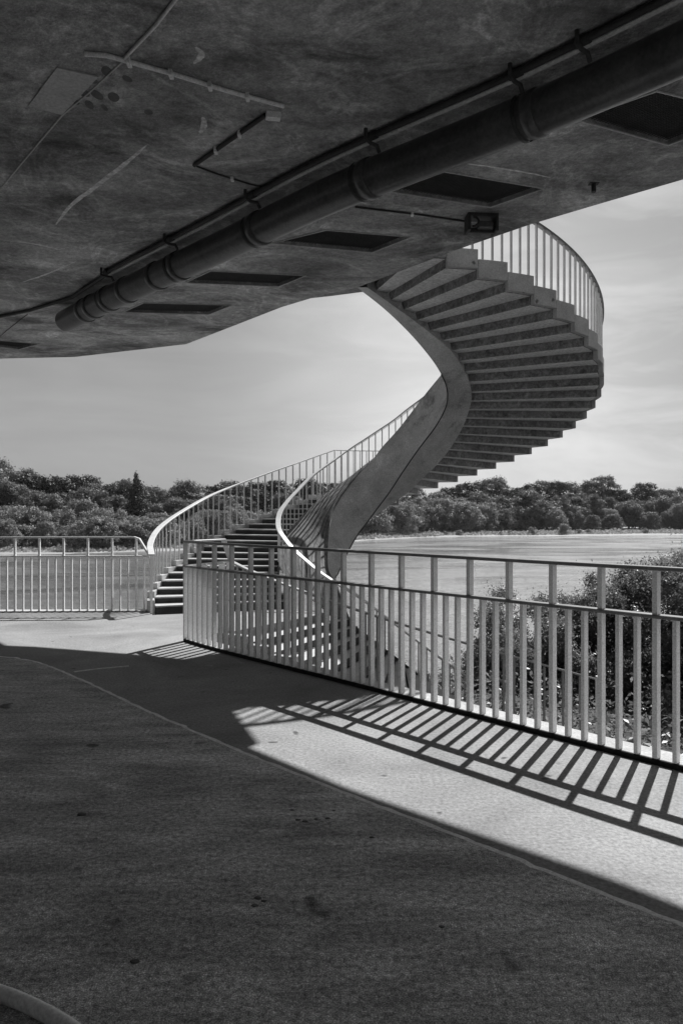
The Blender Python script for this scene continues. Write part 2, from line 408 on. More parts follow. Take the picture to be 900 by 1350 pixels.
# landing
mb = MB(); mb.prism(arc(1.515, 1.94, R0, 6)+[(.10, 9.62), (.68, 9.5)], .15, zland); mb.build('landing', M['tread'], st, bevel=.01)
mb = MB(); mb.prism(arc(1.50, 1.94, R0+.004, 6)+arc(1.94, 1.50, R0+.078, 6), .12, zland+.09); mb.build('kerb_block', M['kerb'], st, bevel=.008)
rin = lambda t: interp(t, [1.94, 2.1, 2.5, 3.07, 3.41, 3.8, 4.0, 5.3], [1.13, 1.2, 1.3, 1.38, 1.32, 1.15, 1.1, 1.1])
def tread_low(ta, tb, zt, th=.13):
    n = 3; out = []
    for i in range(n+1):
        t = ta+(tb-ta)*i/n; r = Rrail(t)-.045; out.append((CX+r*math.cos(t), CY+r*math.sin(t)))
    def inn(t):
        r = rin(t)+.02; return (CX+r*math.cos(t), CY+r*math.sin(t))
    mb = MB(); mb.prism(out+[inn(tb), inn((ta+tb)/2), inn(ta)], zt-th, zt); o = mb.build('tread', M['tread_low'], st, bevel=.008); o.data.materials.append(M['riser_shade'])
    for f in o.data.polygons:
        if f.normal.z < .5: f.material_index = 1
    mb = MB()
    ex = [(CX+(Rrail(ta)-.05)*math.cos(ta+.012), CY+(Rrail(ta)-.05)*math.sin(ta+.012)), (CX+(rin(ta)+.03)*math.cos(ta+.02), CY+(rin(ta)+.03)*math.sin(ta+.02))]
    mb.prism([ex[0], ex[1], inn(ta), out[0]], zt-.014, zt+.0); mb.build('nosing', M['kerb'], o)
    o2 = [(CX+(Rrail(t)-.041)*math.cos(t), CY+(Rrail(t)-.041)*math.sin(t)) for t in (ta, (ta+tb)/2, tb-(tb-ta)*.02)]
    o3 = [(CX+(Rrail(t)+.035)*math.cos(t), CY+(Rrail(t)+.035)*math.sin(t)) for t in (tb-(tb-ta)*.02, (ta+tb)/2, ta)]
    mb = MB(); mb.prism(o2+o3, zt-th-.02, zt+.055); mb.build('kerb_block', M['kerb'], st, bevel=.008)
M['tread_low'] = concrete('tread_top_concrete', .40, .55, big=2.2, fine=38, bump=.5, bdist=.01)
dj = .0821
for j in range(1, 20):
    zt = -1+.0668*j
    if zt > zland-.01: break
    tread_low(3.5-dj*(j-1), 3.5-dj*j, zt)
for j in range(0, 14):
    tread_low(4.09+dj*j, 4.09+dj*(j+1), -1-.0668*(j+1), .11)

# inner parapet and beam : stations (D top void side, C bottom void side, B bottom stair side, P top stair side)
ST = [
 # C                     D                     B                    P
 ((.15, 7.6, 2.27), (.20, 7.75, 2.95), (.25, 7.38, 2.2), (.24, 7.68, 2.95)),
 ((.45, 7.88, 2.12), (.50, 8.00, 2.80), (.571, 7.46, 2.0), (.54, 7.94, 2.80)),
 ((.72, 7.99, 1.895), (.78, 8.12, 2.60), (.858, 7.62, 1.838), (.82, 8.05, 2.60)),
 ((.94, 8.06, 1.66), (1.00, 8.18, 2.40), (1.125, 7.80, 1.67), (1.04, 8.12, 2.40)),
 ((1.07, 8.16, 1.50), (1.15, 8.30, 2.20), (1.312, 8.07, 1.50), (1.20, 8.25, 2.20)),
 ((1.14, 8.25, 1.378), (1.24, 8.42, 2.07), (1.42, 8.34, 1.38), (1.29, 8.40, 2.07)),
 ((1.17, 8.4, 1.26), (1.27, 8.55, 1.95), (1.455, 8.53, 1.25), (1.33, 8.56, 1.95)),
 ((1.15, 8.53, 1.15), (1.28, 8.70, 1.82), (1.43, 8.71, 1.09), (1.34, 8.72, 1.82)),
 ((1.07, 8.7, .99), (1.24, 8.80, 1.72), (1.37, 8.89, .92), (1.30, 8.84, 1.72)),
 ((.92, 8.95, .78), (1.17, 8.90, 1.63), (1.28, 9.06, .755), (1.22, 8.95, 1.63)),
 ((.80, 9.10, .60), (.995, 9.05, 1.42), (1.15, 9.21, .585), (1.04, 9.11, 1.42)),
 ((.71, 9.20, .46), (.716, 9.30, 1.06), (.98, 9.33, .42), (.75, 9.36, 1.06)),
 ((.57, 9.30, .24), (.50, 9.40, .82), (.84, 9.44, .27), (.53, 9.47, .82)),
 ((.44, 9.35, .065), (.38, 9.50, .665), (.50, 9.47, .03), (.40, 9.57, .70)),
 ((.32, 9.35, -.10), (.12, 9.50, .38), (.36, 9.45, -.07), (.27, 9.62, .60)),
 ((.21, 9.30, -.24), (-.065, 9.30, .093), (.22, 9.38, -.21), (.066, 9.66, .44)),
 ((.10, 9.20, -.42), (-.137, 9.10, -.118), (.10, 9.28, -.40), (-.20, 9.54, .25)),
 ((.02, 8.90, -.57), (-.16, 8.90, -.41), (.0, 8.98, -.56), (-.47, 9.28, -.01)),
 ((-.04, 8.60, -.68), (-.146, 8.60, -.63), (-.08, 8.7, -.68), (-.66, 8.93, -.25)),
 ((-.06, 8.40, -.73), (-.084, 8.40, -.74), (-.10, 8.48, -.76), (-.718, 8.60, -.46)),
 ((.03, 8.20, -.98), (.02, 8.20, -.96), (-.02, 8.26, -1.0), (-.64, 8.33, -.64)),
 ((.13, 8.05, -1.2), (.12, 8.05, -1.17), (.08, 8.08, -1.25), (-.38, 8.04, -.86)),
 ((.35, 7.90, -1.5), (.34, 7.90, -1.47), (.3, 7.88, -1.55), (.14, 7.68, -1.14)),
 ((.60, 7.82, -1.75), (.59, 7.82, -1.72), (.56, 7.78, -1.8), (.45, 7.58, -1.36)),
 ((.95, 7.80, -2.05), (.94, 7.80, -2.0), (.92, 7.74, -2.1), (.85, 7.57, -1.66)),
 ((1.4, 7.95, -2.3), (1.39, 7.95, -2.28), (1.36, 7.88, -2.3), (1.3, 7.74, -1.98)),
]
PER = 6
M['stair_backlit'] = concrete('stair_rail_backlit', .30, .45, rough=.5)  # stair paint darkened to paint a backlit silhouette
cu = [crom([s[i] for s in ST], PER) for i in range(4)]    # C D B P
Cc, Dc, Bc, Pc = cu
N = len(Cc)
nup = 13*PER          # where parapet top splits into the striped side
mb = MB()
def ribbon(mb, A, B_, sm=True, i0=0, i1=None):
    i1 = len(A) if i1 is None else i1
    nn = i1-i0
    mb.add(list(A[i0:i1])+list(B_[i0:i1]), [[i, i+1, nn+i+1, nn+i] for i in range(nn-1)], sm)
ribbon(mb, Dc, Cc)                          # void side face
mb.build('inner_side', M['beam'], st)
mb = MB(); ribbon(mb, Cc, Bc); mb.build('underside', M['beam_low'] if 'beam_low' in M else M['beam'], st)
# crease groove between the two faces
mb = MB()
gi = [tuple(Vector(p)+Vector((0, -.004, -.004))) for p in Cc[4*PER:19*PER]]
mb.tube(gi, .007, 6); mb.build('joint_bead', M['cable'], st)
mb = MB(); ribbon(mb, Bc, Pc); ribbon(mb, Pc, Dc, True, 0, nup+1); mb.build('parapet', M['beam'], st)
# striped ribbon with UVs
me = bpy.data.meshes.new('striped_side')
cols = 10; rows = N-nup; vs = []; uv = []
for i in range(nup, N):
    a, b = Vector(Pc[i]), Vector(Dc[i]); wid = (b-a).length
    for c in range(cols+1):
        t = c/cols; p = a.lerp(b, t)
        p = p+Vector((.25, -.95, .2)).normalized()*(.09*min(wid/.5, 1.3)*4*t*(1-t))*.55
        vs.append(W(p)-Vector(st['_w'])); uv.append(((i-nup)/PER*.5, t*.9))
fs = [[r*(cols+1)+c, r*(cols+1)+c+1, (r+1)*(cols+1)+c+1, (r+1)*(cols+1)+c] for r in range(rows-1) for c in range(cols)]
me.from_pydata(vs, [], fs); ul = me.uv_layers.new(name='UVMap')
for l in me.loops: ul.data[l.index].uv = uv[l.vertex_index]
me.polygons.foreach_set('use_smooth', [True]*len(fs)); me.materials.append(M['stripe'])
o = bpy.data.objects.new('striped_side', me); C.objects.link(o); o.parent = st

# handrails
baluster_count = 0
stuff_bal = MB()
def baluster(parent, x, y, z0, z1, mat, wdt=.014, ang=0, individual=True):
    mb = MB() if individual else stuff_bal
    a = (math.cos(ang), math.sin(ang)); b = (-a[1], a[0])
    mb.box((x, y), a, b, wdt/2, wdt/2, z0, z1)
    if individual: mb.build('baluster', mat, parent)
# upper outer
RR = R0+.028
ts = np.linspace(T0-DT*1.2, 1.50, 90)
up = [P(t, RR, ztop(t)+.655) for t in ts]
up += [P(t, RR+.0, zland+.62+.0) for t in np.linspace(1.52, 1.92, 8)]
mb = MB(); mb.strip(up[:90], .05, .02); hr = mb.build('upper_handrail', M['dark_rail'], st)
mb = MB(); mb.strip([up[89]]+up[90:], .035, .012); hl = mb.build('landing_handrail', M['stair_paint'], st)
nb = int((1.50-(T0-DT))/(DT/3))
for i in range(nb):
    t = T0-DT+DT/6+DT/3*i
    k = math.floor((t-T0)/DT); zb = Z0-DS*k+.16; z1 = ztop(t)+.65
    x, y, _ = P(t, RR, 0)
    baluster(hr, x, y, zb, z1, M['stair_paint'], .017, t, individual=(i < 39))
for t in np.arange(1.54, 1.93, .043):
    x, y, _ = P(t, RR, 0); baluster(hl, x, y, zland+.09, zland+.62, M['stair_paint'], .012, t, individual=True)
# lower outer handrail
lo = []
outer_px = [((3.54, 2.77), 731.6), ((3.42, 2.75), 717), ((3.27, 2.70), 700), ((3.12, 2.63), 685), ((2.93, 2.53), 667), ((2.76, 2.48), 653), ((2.59, 2.42), 640.5), ((2.47, 2.32), 630.6), ((2.35, 2.25), 621.5), ((2.22, 2.20), 612.7), ((2.08, 2.18), 603.5), ((1.94, 2.18), 594)]
for (t, r), py in outer_px:
    x, y, _ = P(t, r, 0); lo.append((x, y, (677-py)/1000*y))
lo[-1] = P(1.93, RR, zland+.62)
lo = crom(lo, 5)
mb = MB(); mb.strip(lo, .062, .016); h2 = mb.build('lower_handrail', M['paint_rail'], st)
lr = resample(lo, n=39)
for i, p in enumerate(lr[:-1]):
    t = math.atan2(p.y-CY, p.x-CX) % (2*math.pi)
    j = math.ceil((3.5-t)/dj+1e-6); zb = -1+.0668*max(j, 0)+.05
    if i == 0: zb = -1
    baluster(h2, p.x, p.y, zb, p.z-.005, M['paint'] if i < 2 else M['stair_paint'], .022 if i == 0 else .014, t)
# inner handrail
inn = [(1.02, 9.09, 1.41), (.83, 9.24, 1.28), (.665, 9.39, 1.16), (.465, 9.5, 1.035), (.27, 9.6, .915), (.066, 9.66, .79), (-.16, 9.56, .624), (-.37, 9.41, .461), (-.53, 9.17, .278), (-.65, 8.95, .125), (-.716, 8.74, -.009), (-.70, 8.47, -.167), (-.61, 8.29, -.288), (-.51, 8.15, -.391), (-.35, 8.02, -.519), (-.24, 7.94, -.603), (-.10, 7.85, -.69), (.14, 7.67, -.82), (.38, 7.58, -.985), (.79, 7.55, -1.30), (1.27, 7.72, -1.66)]
inc = crom(inn, 5)
mb = MB(); mb.strip(inc, .058, .016); h3 = mb.build('inner_handrail', M['paint_rail'], st)
Pn = np.array(Pc)
ir = resample(inc, step=.105)
for i, p in enumerate(ir):
    d = np.hypot(Pn[:, 0]-p.x, Pn[:, 1]-p.y); q = Pn[int(np.argmin(d))]
    if p.z-q[2] < .05: continue
    baluster(h3, p.x, p.y, q[2]-.02, p.z-.005, M['stair_paint'], .013, 0)
# outer handrail of the flight going down
dn = [(e0[0]+.02, e0[1]+.06, -.41)]
for t in np.linspace(4.15, 5.26, 20): dn.append(P(t, 2.74, -.41-.82*(t-4.09)))
mb = MB(); mb.strip(dn, .045, .015); h4 = mb.build('descending_handrail', M['stair_backlit'], st)
dd = resample(dn, step=.095)
for i, p in enumerate(dd[1:]):
    t = math.atan2(p.y-CY, p.x-CX) % (2*math.pi)
    if t > 5.3: break
    baluster(h4, p.x, p.y, ztop(t)+.0, p.z, M['stair_backlit'], .014, t)
x, y, _ = P(5.29, 2.74, 0); mb = MB(); mb.box((x, y), (1, 0), (0, 1), .03, .03, -2.0, -1.36); mb.build('end_post', M['paint'], st, bevel=.01)
if stuff_bal.v: tag(stuff_bal.build('baluster_row', M['stair_paint'], hr), kind='stuff')

# ------------------------------------------------------------------ platform overhead (ceiling)
ZC = 1.92
def cz(px, py, z=ZC): return atz(px, py, z)
vq = [[(760, 157), (865, 120), (985, 150), (880, 190)], [(515, 252), (585, 226), (715, 248), (645, 272)], [(360, 320), (430, 303), (540, 312), (490, 332)],
      [(245, 372), (278, 357), (402, 363), (367, 377)], [(163, 411), (190, 399), (305, 402), (275, 414)], [(-75, 448), (-60, 444), (52, 453), (25, 460)]]
holes = [[cz(*p)[:2] for p in q] for q in vq]
edge = [(-14, 10.5), (-9, 10.1), (-6, 9.7), (-4.2, 9.40), (-3.26, 9.30), (-1.76, 8.6), (-1.15, 7.82), (-.56, 7.06), (-.2, 6.69), (.13, 6.45), (.83, 5.53), (1.26, 5.03), (1.6, 4.70), (1.96, 4.36), (2.5, 3.75), (3.0, 2.9), (3.4, 1.6), (3.6, 0), (3.6, -3)]
poly = edge+[(-14, -3)]
sl = slab(poly, ZC, ZC+.30, holes)
tag(sl.build('ceiling', M['ceil'], bevel=0), 'rough concrete underside of the upper platform', kind='structure')
posw = ['at the right edge of the frame', 'second from the right, beside the lamp box', 'third from the right, nearest the stair top', 'third from the left along the pipe', 'second from the left by the pipe end', 'at the far left edge of the platform']
for q, h, pw in zip(vq, holes, posw):
    cx = sum(p[0] for p in h)/4; cy = sum(p[1] for p in h)/4
    v = thing('ceiling_vent', 'dark grille recess in the concrete underside, '+pw, 'vent', (cx, cy, ZC), 'dark vents in the platform underside')
    mb = MB(); mb.prism(h, ZC+.035, ZC+.045); mb.build('backing', M['void'], v)
    mb = MB(); a, b, c, d = [Vector((p[0], p[1])) for p in h]
    nb_ = 34
    for i in range(1, nb_):
        t = i/nb_; p0 = a.lerp(d, t); p1 = b.lerp(c, t)
        mb.strip([(p0.x, p0.y, ZC+.02), (p1.x, p1.y, ZC+.02)], .0035, .0035)
    nb_ = 30
    for i in range(1, nb_):
        t = i/nb_; p0 = a.lerp(b, t); p1 = d.lerp(c, t)
        mb.strip([(p0.x, p0.y, ZC+.024), (p1.x, p1.y, ZC+.024)], .0035, .0035)
    mb.build('grille', M['grille'], v)
    mb = MB(); ring = [a, b, c, d]; cen = Vector((cx, cy))
    for i in range(4):
        p, q2 = ring[i], ring[(i+1) % 4]
        po, qo = p+(p-cen).normalized()*.012, q2+(q2-cen).normalized()*.012
        mb.prism([p, q2, qo, po], ZC-.006, ZC+.002)
    mb.build('frame', M['ceil_plate'], v)
mb = MB(); mb.prism([(-1.5, 7.6), (-1.42, 8.36), (-.9, 8.25), (-.1, 7.95), (.27, 7.78), (.42, 7.46), (.80, 6.50), (1.02, 5.86), (.83, 5.56), (.1, 6.4)], 2.28, 2.42)  # landing out of view, outline shaped to block sun and close the deck shadow
tag(mb.build('shading_landing', M['ceil']), 'unseen upper landing above the stair top, shaped to shade the deck', kind='structure')
# soffit plate
tag((lambda m_: (m_.prism([cz(75, 88)[:2], cz(130, 100)[:2], cz(82, 150)[:2], cz(38, 138)[:2]], ZC-.006, ZC+.002), m_.build('cover_plate', M['ceil_plate']))[1])(MB()), 'smooth pale square patch on the dark concrete overhead', 'plate')
M['damp'] = concrete('damp_concrete', .09, .16, big=5, fine=22)
M['stain'] = concrete('lime_stain', .6, .85, big=5, fine=22, fa=(.5, 1.4))
def stain(pts, wd_, label):
    P3 = crom([atz(a, b, ZC-.0015) for a, b in pts], 5); n_ = len(P3); L_, R_ = [], []
    for i, p in enumerate(P3):
        t = Vector(P3[min(i+1, n_-1)])-Vector(P3[max(i-1, 0)]); l = Vector((-t.y, t.x, 0)).normalized()
        w1 = wd_*math.sin(math.pi*(i+.6)/(n_+.2))**.6*(.7+.6*noise.noise(Vector((i*.7, pts[0][0], 0)))); w2 = wd_*math.sin(math.pi*(i+.6)/(n_+.2))**.6*(.7+.6*noise.noise(Vector((i*.7, pts[0][0], 9))))
        L_.append(Vector(p)+l*w1); R_.append(Vector(p)-l*w2)
    mb = MB(); mb.add(L_+R_, [[i, i+1, n_+i+1, n_+i] for i in range(n_-1)]); return tag(mb.build('ceiling_stain', M['stain']), label, kind='structure')
stain([(193, 192), (165, 216), (130, 243), (95, 270), (74, 296)], .022, 'long pale lime streak on the dark soffit')
stain([(268, 154), (269, 166), (264, 176)], .022, 'small pale blot on the soffit')
stain([(590, 213), (640, 219), (690, 227), (724, 234)], .012, 'pale streak beside the vent nearest the lamp box')
stain([(258, 62), (266, 72), (256, 84)], .02, 'faint pale blot near the conduit crossing')
stain([(20, 318), (48, 322), (82, 330)], .016, 'faint pale ring stain at the left of the soffit')
stain([(100, 345), (60, 362), (30, 372)], .014, 'faint pale drip at the left of the soffit')
for i_, (a_x, a_y) in enumerate([(98, 133), (110, 122), (124, 107), (141, 94), (118, 138), (138, 142), (128, 125), (168, 104), (196, 148), (150, 128)]):
    c_ = Vector(atz(a_x, a_y, ZC-.001)); mb = MB(); mb.add([c_+Vector(((.022+.006*math.sin(i_*2.3)+.003*math.sin(k*.4488+i_))*math.cos(k*.2244)*.9, (.022+.006*math.sin(i_*2.3)+.003*math.sin(k*.4488+i_))*math.sin(k*.2244)*1.5, 0)) for k in range(28)], [list(range(28))])
    tag(mb.build('ceiling_stain', M['damp']), 'dark oval damp spot beside the pale square patch', kind='structure')
# drain pipe
pp = [at(930, 47, 2.78), at(900, 62, 2.88), at(700, 152, 3.42), at(450, 250, 4.22), at(300, 324, 5.0), at(160, 386, 6.05), at(88, 424, 7.0)]
zp = 1.79
pl = [(1.75, 2.45, zp)]+[(px, Y, zp) for px, Y in ((1.335, 2.90), (.86, 3.405), (0, 4.20), (-.75, 5.03), (-1.79, 6.16), (-2.56, 7.05))]
pl = resample(crom(pl, 4), n=40)
dp = thing('drain_pipe', 'thick dark pipe hung under the platform in jointed lengths', 'pipe', (0, 4.2, zp))
mb = MB(); mb.tube(pl, .098, 28); mb.build('pipe_run', M['pipe'], dp)
def on_pipe(px):
    best = min(range(len(pl)-1), key=lambda i: abs((pl[i].x/pl[i].y)*1000+450-px)); return best
for px in (705, 500, 352, 245, 210, 168, 150, 128, 110):
    i = on_pipe(px); p = pl[i]; d = (pl[i+1]-pl[i]).normalized()
    mb = MB(); mb.tube([p-d*.03, p-d*.026, p+d*.026, p+d*.03], [.099, .106, .106, .099], 28); mb.build('collar', M['pipe'], dp)
for px in (705, 500, 352, 245, 150):
    i = on_pipe(px); p = pl[i]; d = (pl[i+1]-pl[i]).normalized(); s_ = Vector((-d.y, d.x, 0))
    mb = MB(); mb.strip([(p.x+d.x*.06, p.y+d.y*.06, zp+.09), (p.x+d.x*.06, p.y+d.y*.06, ZC)], .03, .006); mb.tube([p-d*-.05, p-d*-.07], .104, 28, False); mb.build('hanger', M['cable'], dp)
# pale band and conduit beside it



def side_path(off, z, i0=0, i1=40):
    out = []
    for i in range(i0, i1):
        d = (pl[min(i+1, 39)]-pl[max(i-1, 0)]).normalized(); out.append((pl[i].x-d.y*off, pl[i].y+d.x*off, z))
    return out
mb = MB(); mb.strip(side_path(.128, ZC-.014, 0, 33), .026, .024)
tag(mb.build('pale_band', M['band']), 'thin pale band running along the near side of the thick pipe', 'cable tray')  # thin pale band, not known to be a cable tray
ct = thing('conduit', 'dark conduit clipped to the soffit beside the thick pipe', 'conduit', (0, 4.0, ZC-.03))
tail = [tuple(atz(a, b, ZC-.02)) for a, b in ((140, 362), (95, 392), (40, 409), (-20, 421), (-80, 430))]
mb = MB(); mb.tube(side_path(.175, ZC-.022, 0, 32)+tail, .016, 10); mb.build('tube', M['cable'], ct)
for px in (790, 710, 510, 358, 250, 165):
    i = on_pipe(px)
    if i > 31: i = 31
    d = (pl[i+1]-pl[i]).normalized(); n_ = Vector((-d.y, d.x, 0)); q = Vector((pl[i].x, pl[i].y, 0))+n_*.175
    mb = MB(); mb.tube([q+n_*.045+Vector((0, 0, ZC)), q+n_*.045+Vector((0, 0, ZC-.05)), q+n_*.01+Vector((0, 0, ZC-.06)), q-n_*.04+Vector((0, 0, ZC-.055)), q-n_*.06+Vector((0, 0, ZC-.085))], .010, 8)
    mb.tube([q-d*.03+Vector((0, 0, ZC-.022)), q+d*.03+Vector((0, 0, ZC-.022))], .022, 10)
    mb.build('clamp', M['cable'], ct)
# conduits on the left of the soffit
def soffit_tube(name, px, r, mat, label, cat, clips=0):
    pts = [Vector(atz(a, b, ZC-r)) for a, b in px]
    t = thing(name, label, cat, tuple(pts[0]))
    mb = MB(); mb.tube(pts, r, 10); mb.build('tube', M[mat], t)
    L = resample(pts, n=clips+2) if clips else []
    for p in L[1:-1]:
        mb = MB(); mb.box((p.x, p.y), (1, 0), (0, 1), .008, .02, ZC-2*r-.006, ZC); mb.build('clip', M['conduit'], t)
    return t
soffit_tube('conduit', [(112, 71), (140, 73), (162, 79), (230, 98), (300, 120), (374, 140)], .010, 'conduit', 'pale galvanised conduit crossing the dark soffit to an open end', 'conduit', 4)
soffit_tube('conduit', [(236, -6), (222, 12), (205, 34), (163, 78)], .007, 'conduit', 'pale thin conduit rising to the top edge of the frame', 'conduit', 0)
soffit_tube('conduit', [(350, 152), (300, 187), (256, 218)], .011, 'cable', 'short dark conduit below the end of the pale one', 'conduit', 2)
soffit_tube('cable', [(256, 218), (285, 229), (330, 243), (357, 249)], .005, 'cable', 'thin black cable from the short dark conduit to the pipe', 'cable', 1)
soffit_tube('cable', [(468, 273), (510, 278), (553, 283), (613, 292)], .006, 'cable', 'thin black cable leading to the lamp box at the slab edge', 'cable', 1)
soffit_tube('cable', [(-4, 447), (14, 432), (37, 414)], .003, 'cable', 'very thin cable at the left end of the soffit', 'cable', 0)
mb = MB(); p = Vector(atz(360, 149, ZC)); mb.box((p.x, p.y), (1, .2), (-.2, 1), .035, .02, ZC-.03, ZC+.001)
tag(mb.build('junction_box', M['conduit'], bevel=.006), 'small pale junction box at the end of the pale conduit', 'junction box')
# joint lines in the soffit
mb = MB(); q = [atz(a, b, ZC-.001) for a, b in ((163, 80), (120, 120), (82, 152), (45, 196), (0, 250), (-60, 320))]
mb.strip(q, .008, .006); tag(mb.build('ceiling_joint', M['joint_dim'] if 'joint_dim' in M else M['ceil_plate']), 'thin pale joint across the soffit', kind='structure')
# lamp box
p = Vector(atz(634, 303, ZC-.09)); lb = thing('wall_lamp', 'boxy dark lamp housing fixed under the slab edge above the stair', 'lamp', (p.x, p.y, ZC))
ax = Vector((.99, .1)); ay = Vector((-.1, .99))
mb = MB()
for sx in (-1, 1):
    c = Vector((p.x, p.y))+ax*sx*.09; mb.box(c, ax, ay, .010, .055, ZC-.11, ZC+.002)
mb.box((p.x, p.y), ax, ay, .100, .055, ZC-.02, ZC+.003)
mb.box((p.x, p.y), ax, ay, .100, .012, ZC-.111, ZC-.08)
mb.build('housing', M['cable'], lb, bevel=.008)
mb = MB(); mb.box((p.x+.02, p.y), ax, ay, .055, .04, ZC-.095, ZC-.045); mb.build('lamp_body', M['pipe'], lb, bevel=.02)
mb = MB(); r_ = [(p.x-.06+.035*math.cos(a), p.y-.05, ZC-.055+.03*math.sin(a)) for a in np.linspace(-1.8, 1.6, 12)]; mb.tube(r_, .008, 8); mb.build('cable_loop', M['cable'], lb)
p = Vector(atz(782, 242, ZC)); mb = MB(); mb.tube([(p.x, p.y, ZC+.002), (p.x, p.y, ZC-.05)], .014, 12)
mb.box((p.x, p.y), (1, 0), (0, 1), .028, .02, ZC-.004, ZC+.003)
tag(mb.build('pipe_stub', M['cable'], bevel=.003), 'short dark pipe stub poking down from the soffit near its right edge', 'pipe stub')

# unseen building core behind the viewer, lightened to bounce fill light
mb = MB(); mb.prism([(-14, -2.9), (3.2, -2.9), (3.2, -1.2), (1.6, -.9), (-1, -.8), (-4, -.6), (-14, -.2)], -1.1, ZC+.01)
tag(mb.build('unseen_building_core', M['wall']), 'unseen wall of the building behind the viewpoint', kind='structure')
# added pale tube in place of a window reflection low at left and a few bits of debris
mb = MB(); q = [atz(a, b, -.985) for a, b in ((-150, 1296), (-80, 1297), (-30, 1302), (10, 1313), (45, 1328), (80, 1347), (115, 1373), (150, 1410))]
mb.tube(crom(q, 4), .016, 12); tag(mb.build('reflection_tube', M['reflect_tube']), 'added pale curved tube standing in for a window reflection at the lower left corner', 'reflection')
def stone(px, py, r, name, label, cat):
    bm = bmesh.new(); bmesh.ops.create_icosphere(bm, subdivisions=2, radius=r)
    p = Vector(atz(px, py, -1)); mb = MB()
    vs = []
    for v in bm.verts:
        f = 1+.35*noise.noise(v.co*(1.5/r)+Vector((px, py, 0))); vs.append((p.x+v.co.x*f*1.3, p.y+v.co.y*f, -1+r*.12+v.co.z*f*.22))
    mb.add(vs, [[v.index for v in f.verts] for f in bm.faces], True); bm.free()
    return tag(mb.build(name, M['stone'], loc=(p.x, p.y, -1)), label, cat)
stone(108, 1074, .013, 'pebble', 'round dark pebble alone on the shaded floor at left', 'pebble')
for i, (a, b, r) in enumerate([(393, 1081, .007), (402, 1083, .008), (417, 1080, .006), (432, 1079, .007), (385, 1068, .006), (440, 1069, .005), (340, 1184, .008), (348, 1188, .006), (336, 1194, .007), (178, 1268, .009), (582, 1222, .006), (490, 1104, .006)]):
    o = stone(a, b, r, 'dry_leaf', 'tiny dark scrap of dry leaf on the shaded floor', 'leaf litter'); o['group'] = 'scraps on the floor'

# ------------------------------------------------------------------ terrain and river
ZW = -5.0
def ground_z(x, y):
    base = -2.0-max(0, y-8.6)*.27-max(0, -x-1)*0.0
    base += .12*noise.noise(Vector((x*.5, y*.5, 3)))
    return max(base, ZW-1.2)
mb = MB(); M['ground'] = concrete('ground_soil', .04, .09, big=.5, fine=4, bump=.8, bdist=.1)
xs = np.linspace(-60, 60, 61); ys = np.concatenate([np.linspace(-25, 6, 10), np.linspace(7, 30, 36)])
vs = [(x, y, ground_z(x, y)) for y in ys for x in xs]; nx = len(xs)
mb.add(vs, [[j*nx+i, j*nx+i+1, (j+1)*nx+i+1, (j+1)*nx+i] for j in range(len(ys)-1) for i in range(nx-1)], True)
tag(mb.build('ground', M['ground']), 'sloping ground below the deck', kind='structure')

m, nt, b, out = new_mat('river_water'); b.inputs['Base Color'].default_value = g(.02); b.inputs['Roughness'].default_value = .05
b.inputs['IOR'].default_value = 3.0; b.inputs['Specular IOR Level'].default_value = .7
n1 = tex(nt, 'noise', .9, 4, .6, stretch=(1, 1.6, 1)); n2 = tex(nt, 'noise', .12, 4, .6, stretch=(.6, 1.6, 1)); n3 = tex(nt, 'noise', 3.2, 3, .6)
b2 = nt.nodes.new('ShaderNodeBsdfPrincipled'); b2.inputs['Base Color'].default_value = g(.13); b2.inputs['Roughness'].default_value = .5; b2.inputs['IOR'].default_value = 1.45
mxw = nt.nodes.new('ShaderNodeMixShader'); mxw.inputs[0].default_value = .5
nt.links.new(b.outputs[0], mxw.inputs[1]); nt.links.new(b2.outputs[0], mxw.inputs[2]); nt.links.new(mxw.outputs[0], out.inputs[0])
h = mathn(nt, 'ADD', mathn(nt, 'MULTIPLY', n1, .9), mathn(nt, 'ADD', mathn(nt, 'MULTIPLY', n2, 2.6), mathn(nt, 'MULTIPLY', n3, .12)))
bp = nt.nodes.new('ShaderNodeBump'); bp.inputs['Strength'].default_value = .6; bp.inputs['Distance'].default_value = .035
nt.links.new(h, bp.inputs['Height']); nt.links.new(bp.outputs[0], b.inputs['Normal']); bpb = nt.nodes.new('ShaderNodeBump'); bpb.inputs['Strength'].default_value = 1; bpb.inputs['Distance'].default_value = .5; nt.links.new(h, bpb.inputs['Height']); nt.links.new(bpb.outputs[0], b2.inputs['Normal'])
pt = tex(nt, 'noise', .05, 5, .6, stretch=(.7, 1.5, 1), dist=.8)
nt.links.new(ramp(nt, pt, [(.38, .25), (.5, .48), (.64, .7)]), mxw.inputs[0])
M['water'] = m
mb = MB(); mb.add([(-900, 9, ZW), (1100, 9, ZW), (1100, 1600, ZW), (-900, 1600, ZW)], [[0, 1, 2, 3]])
tag(mb.build('river', m), 'broad calm river with bright ripples', kind='structure')

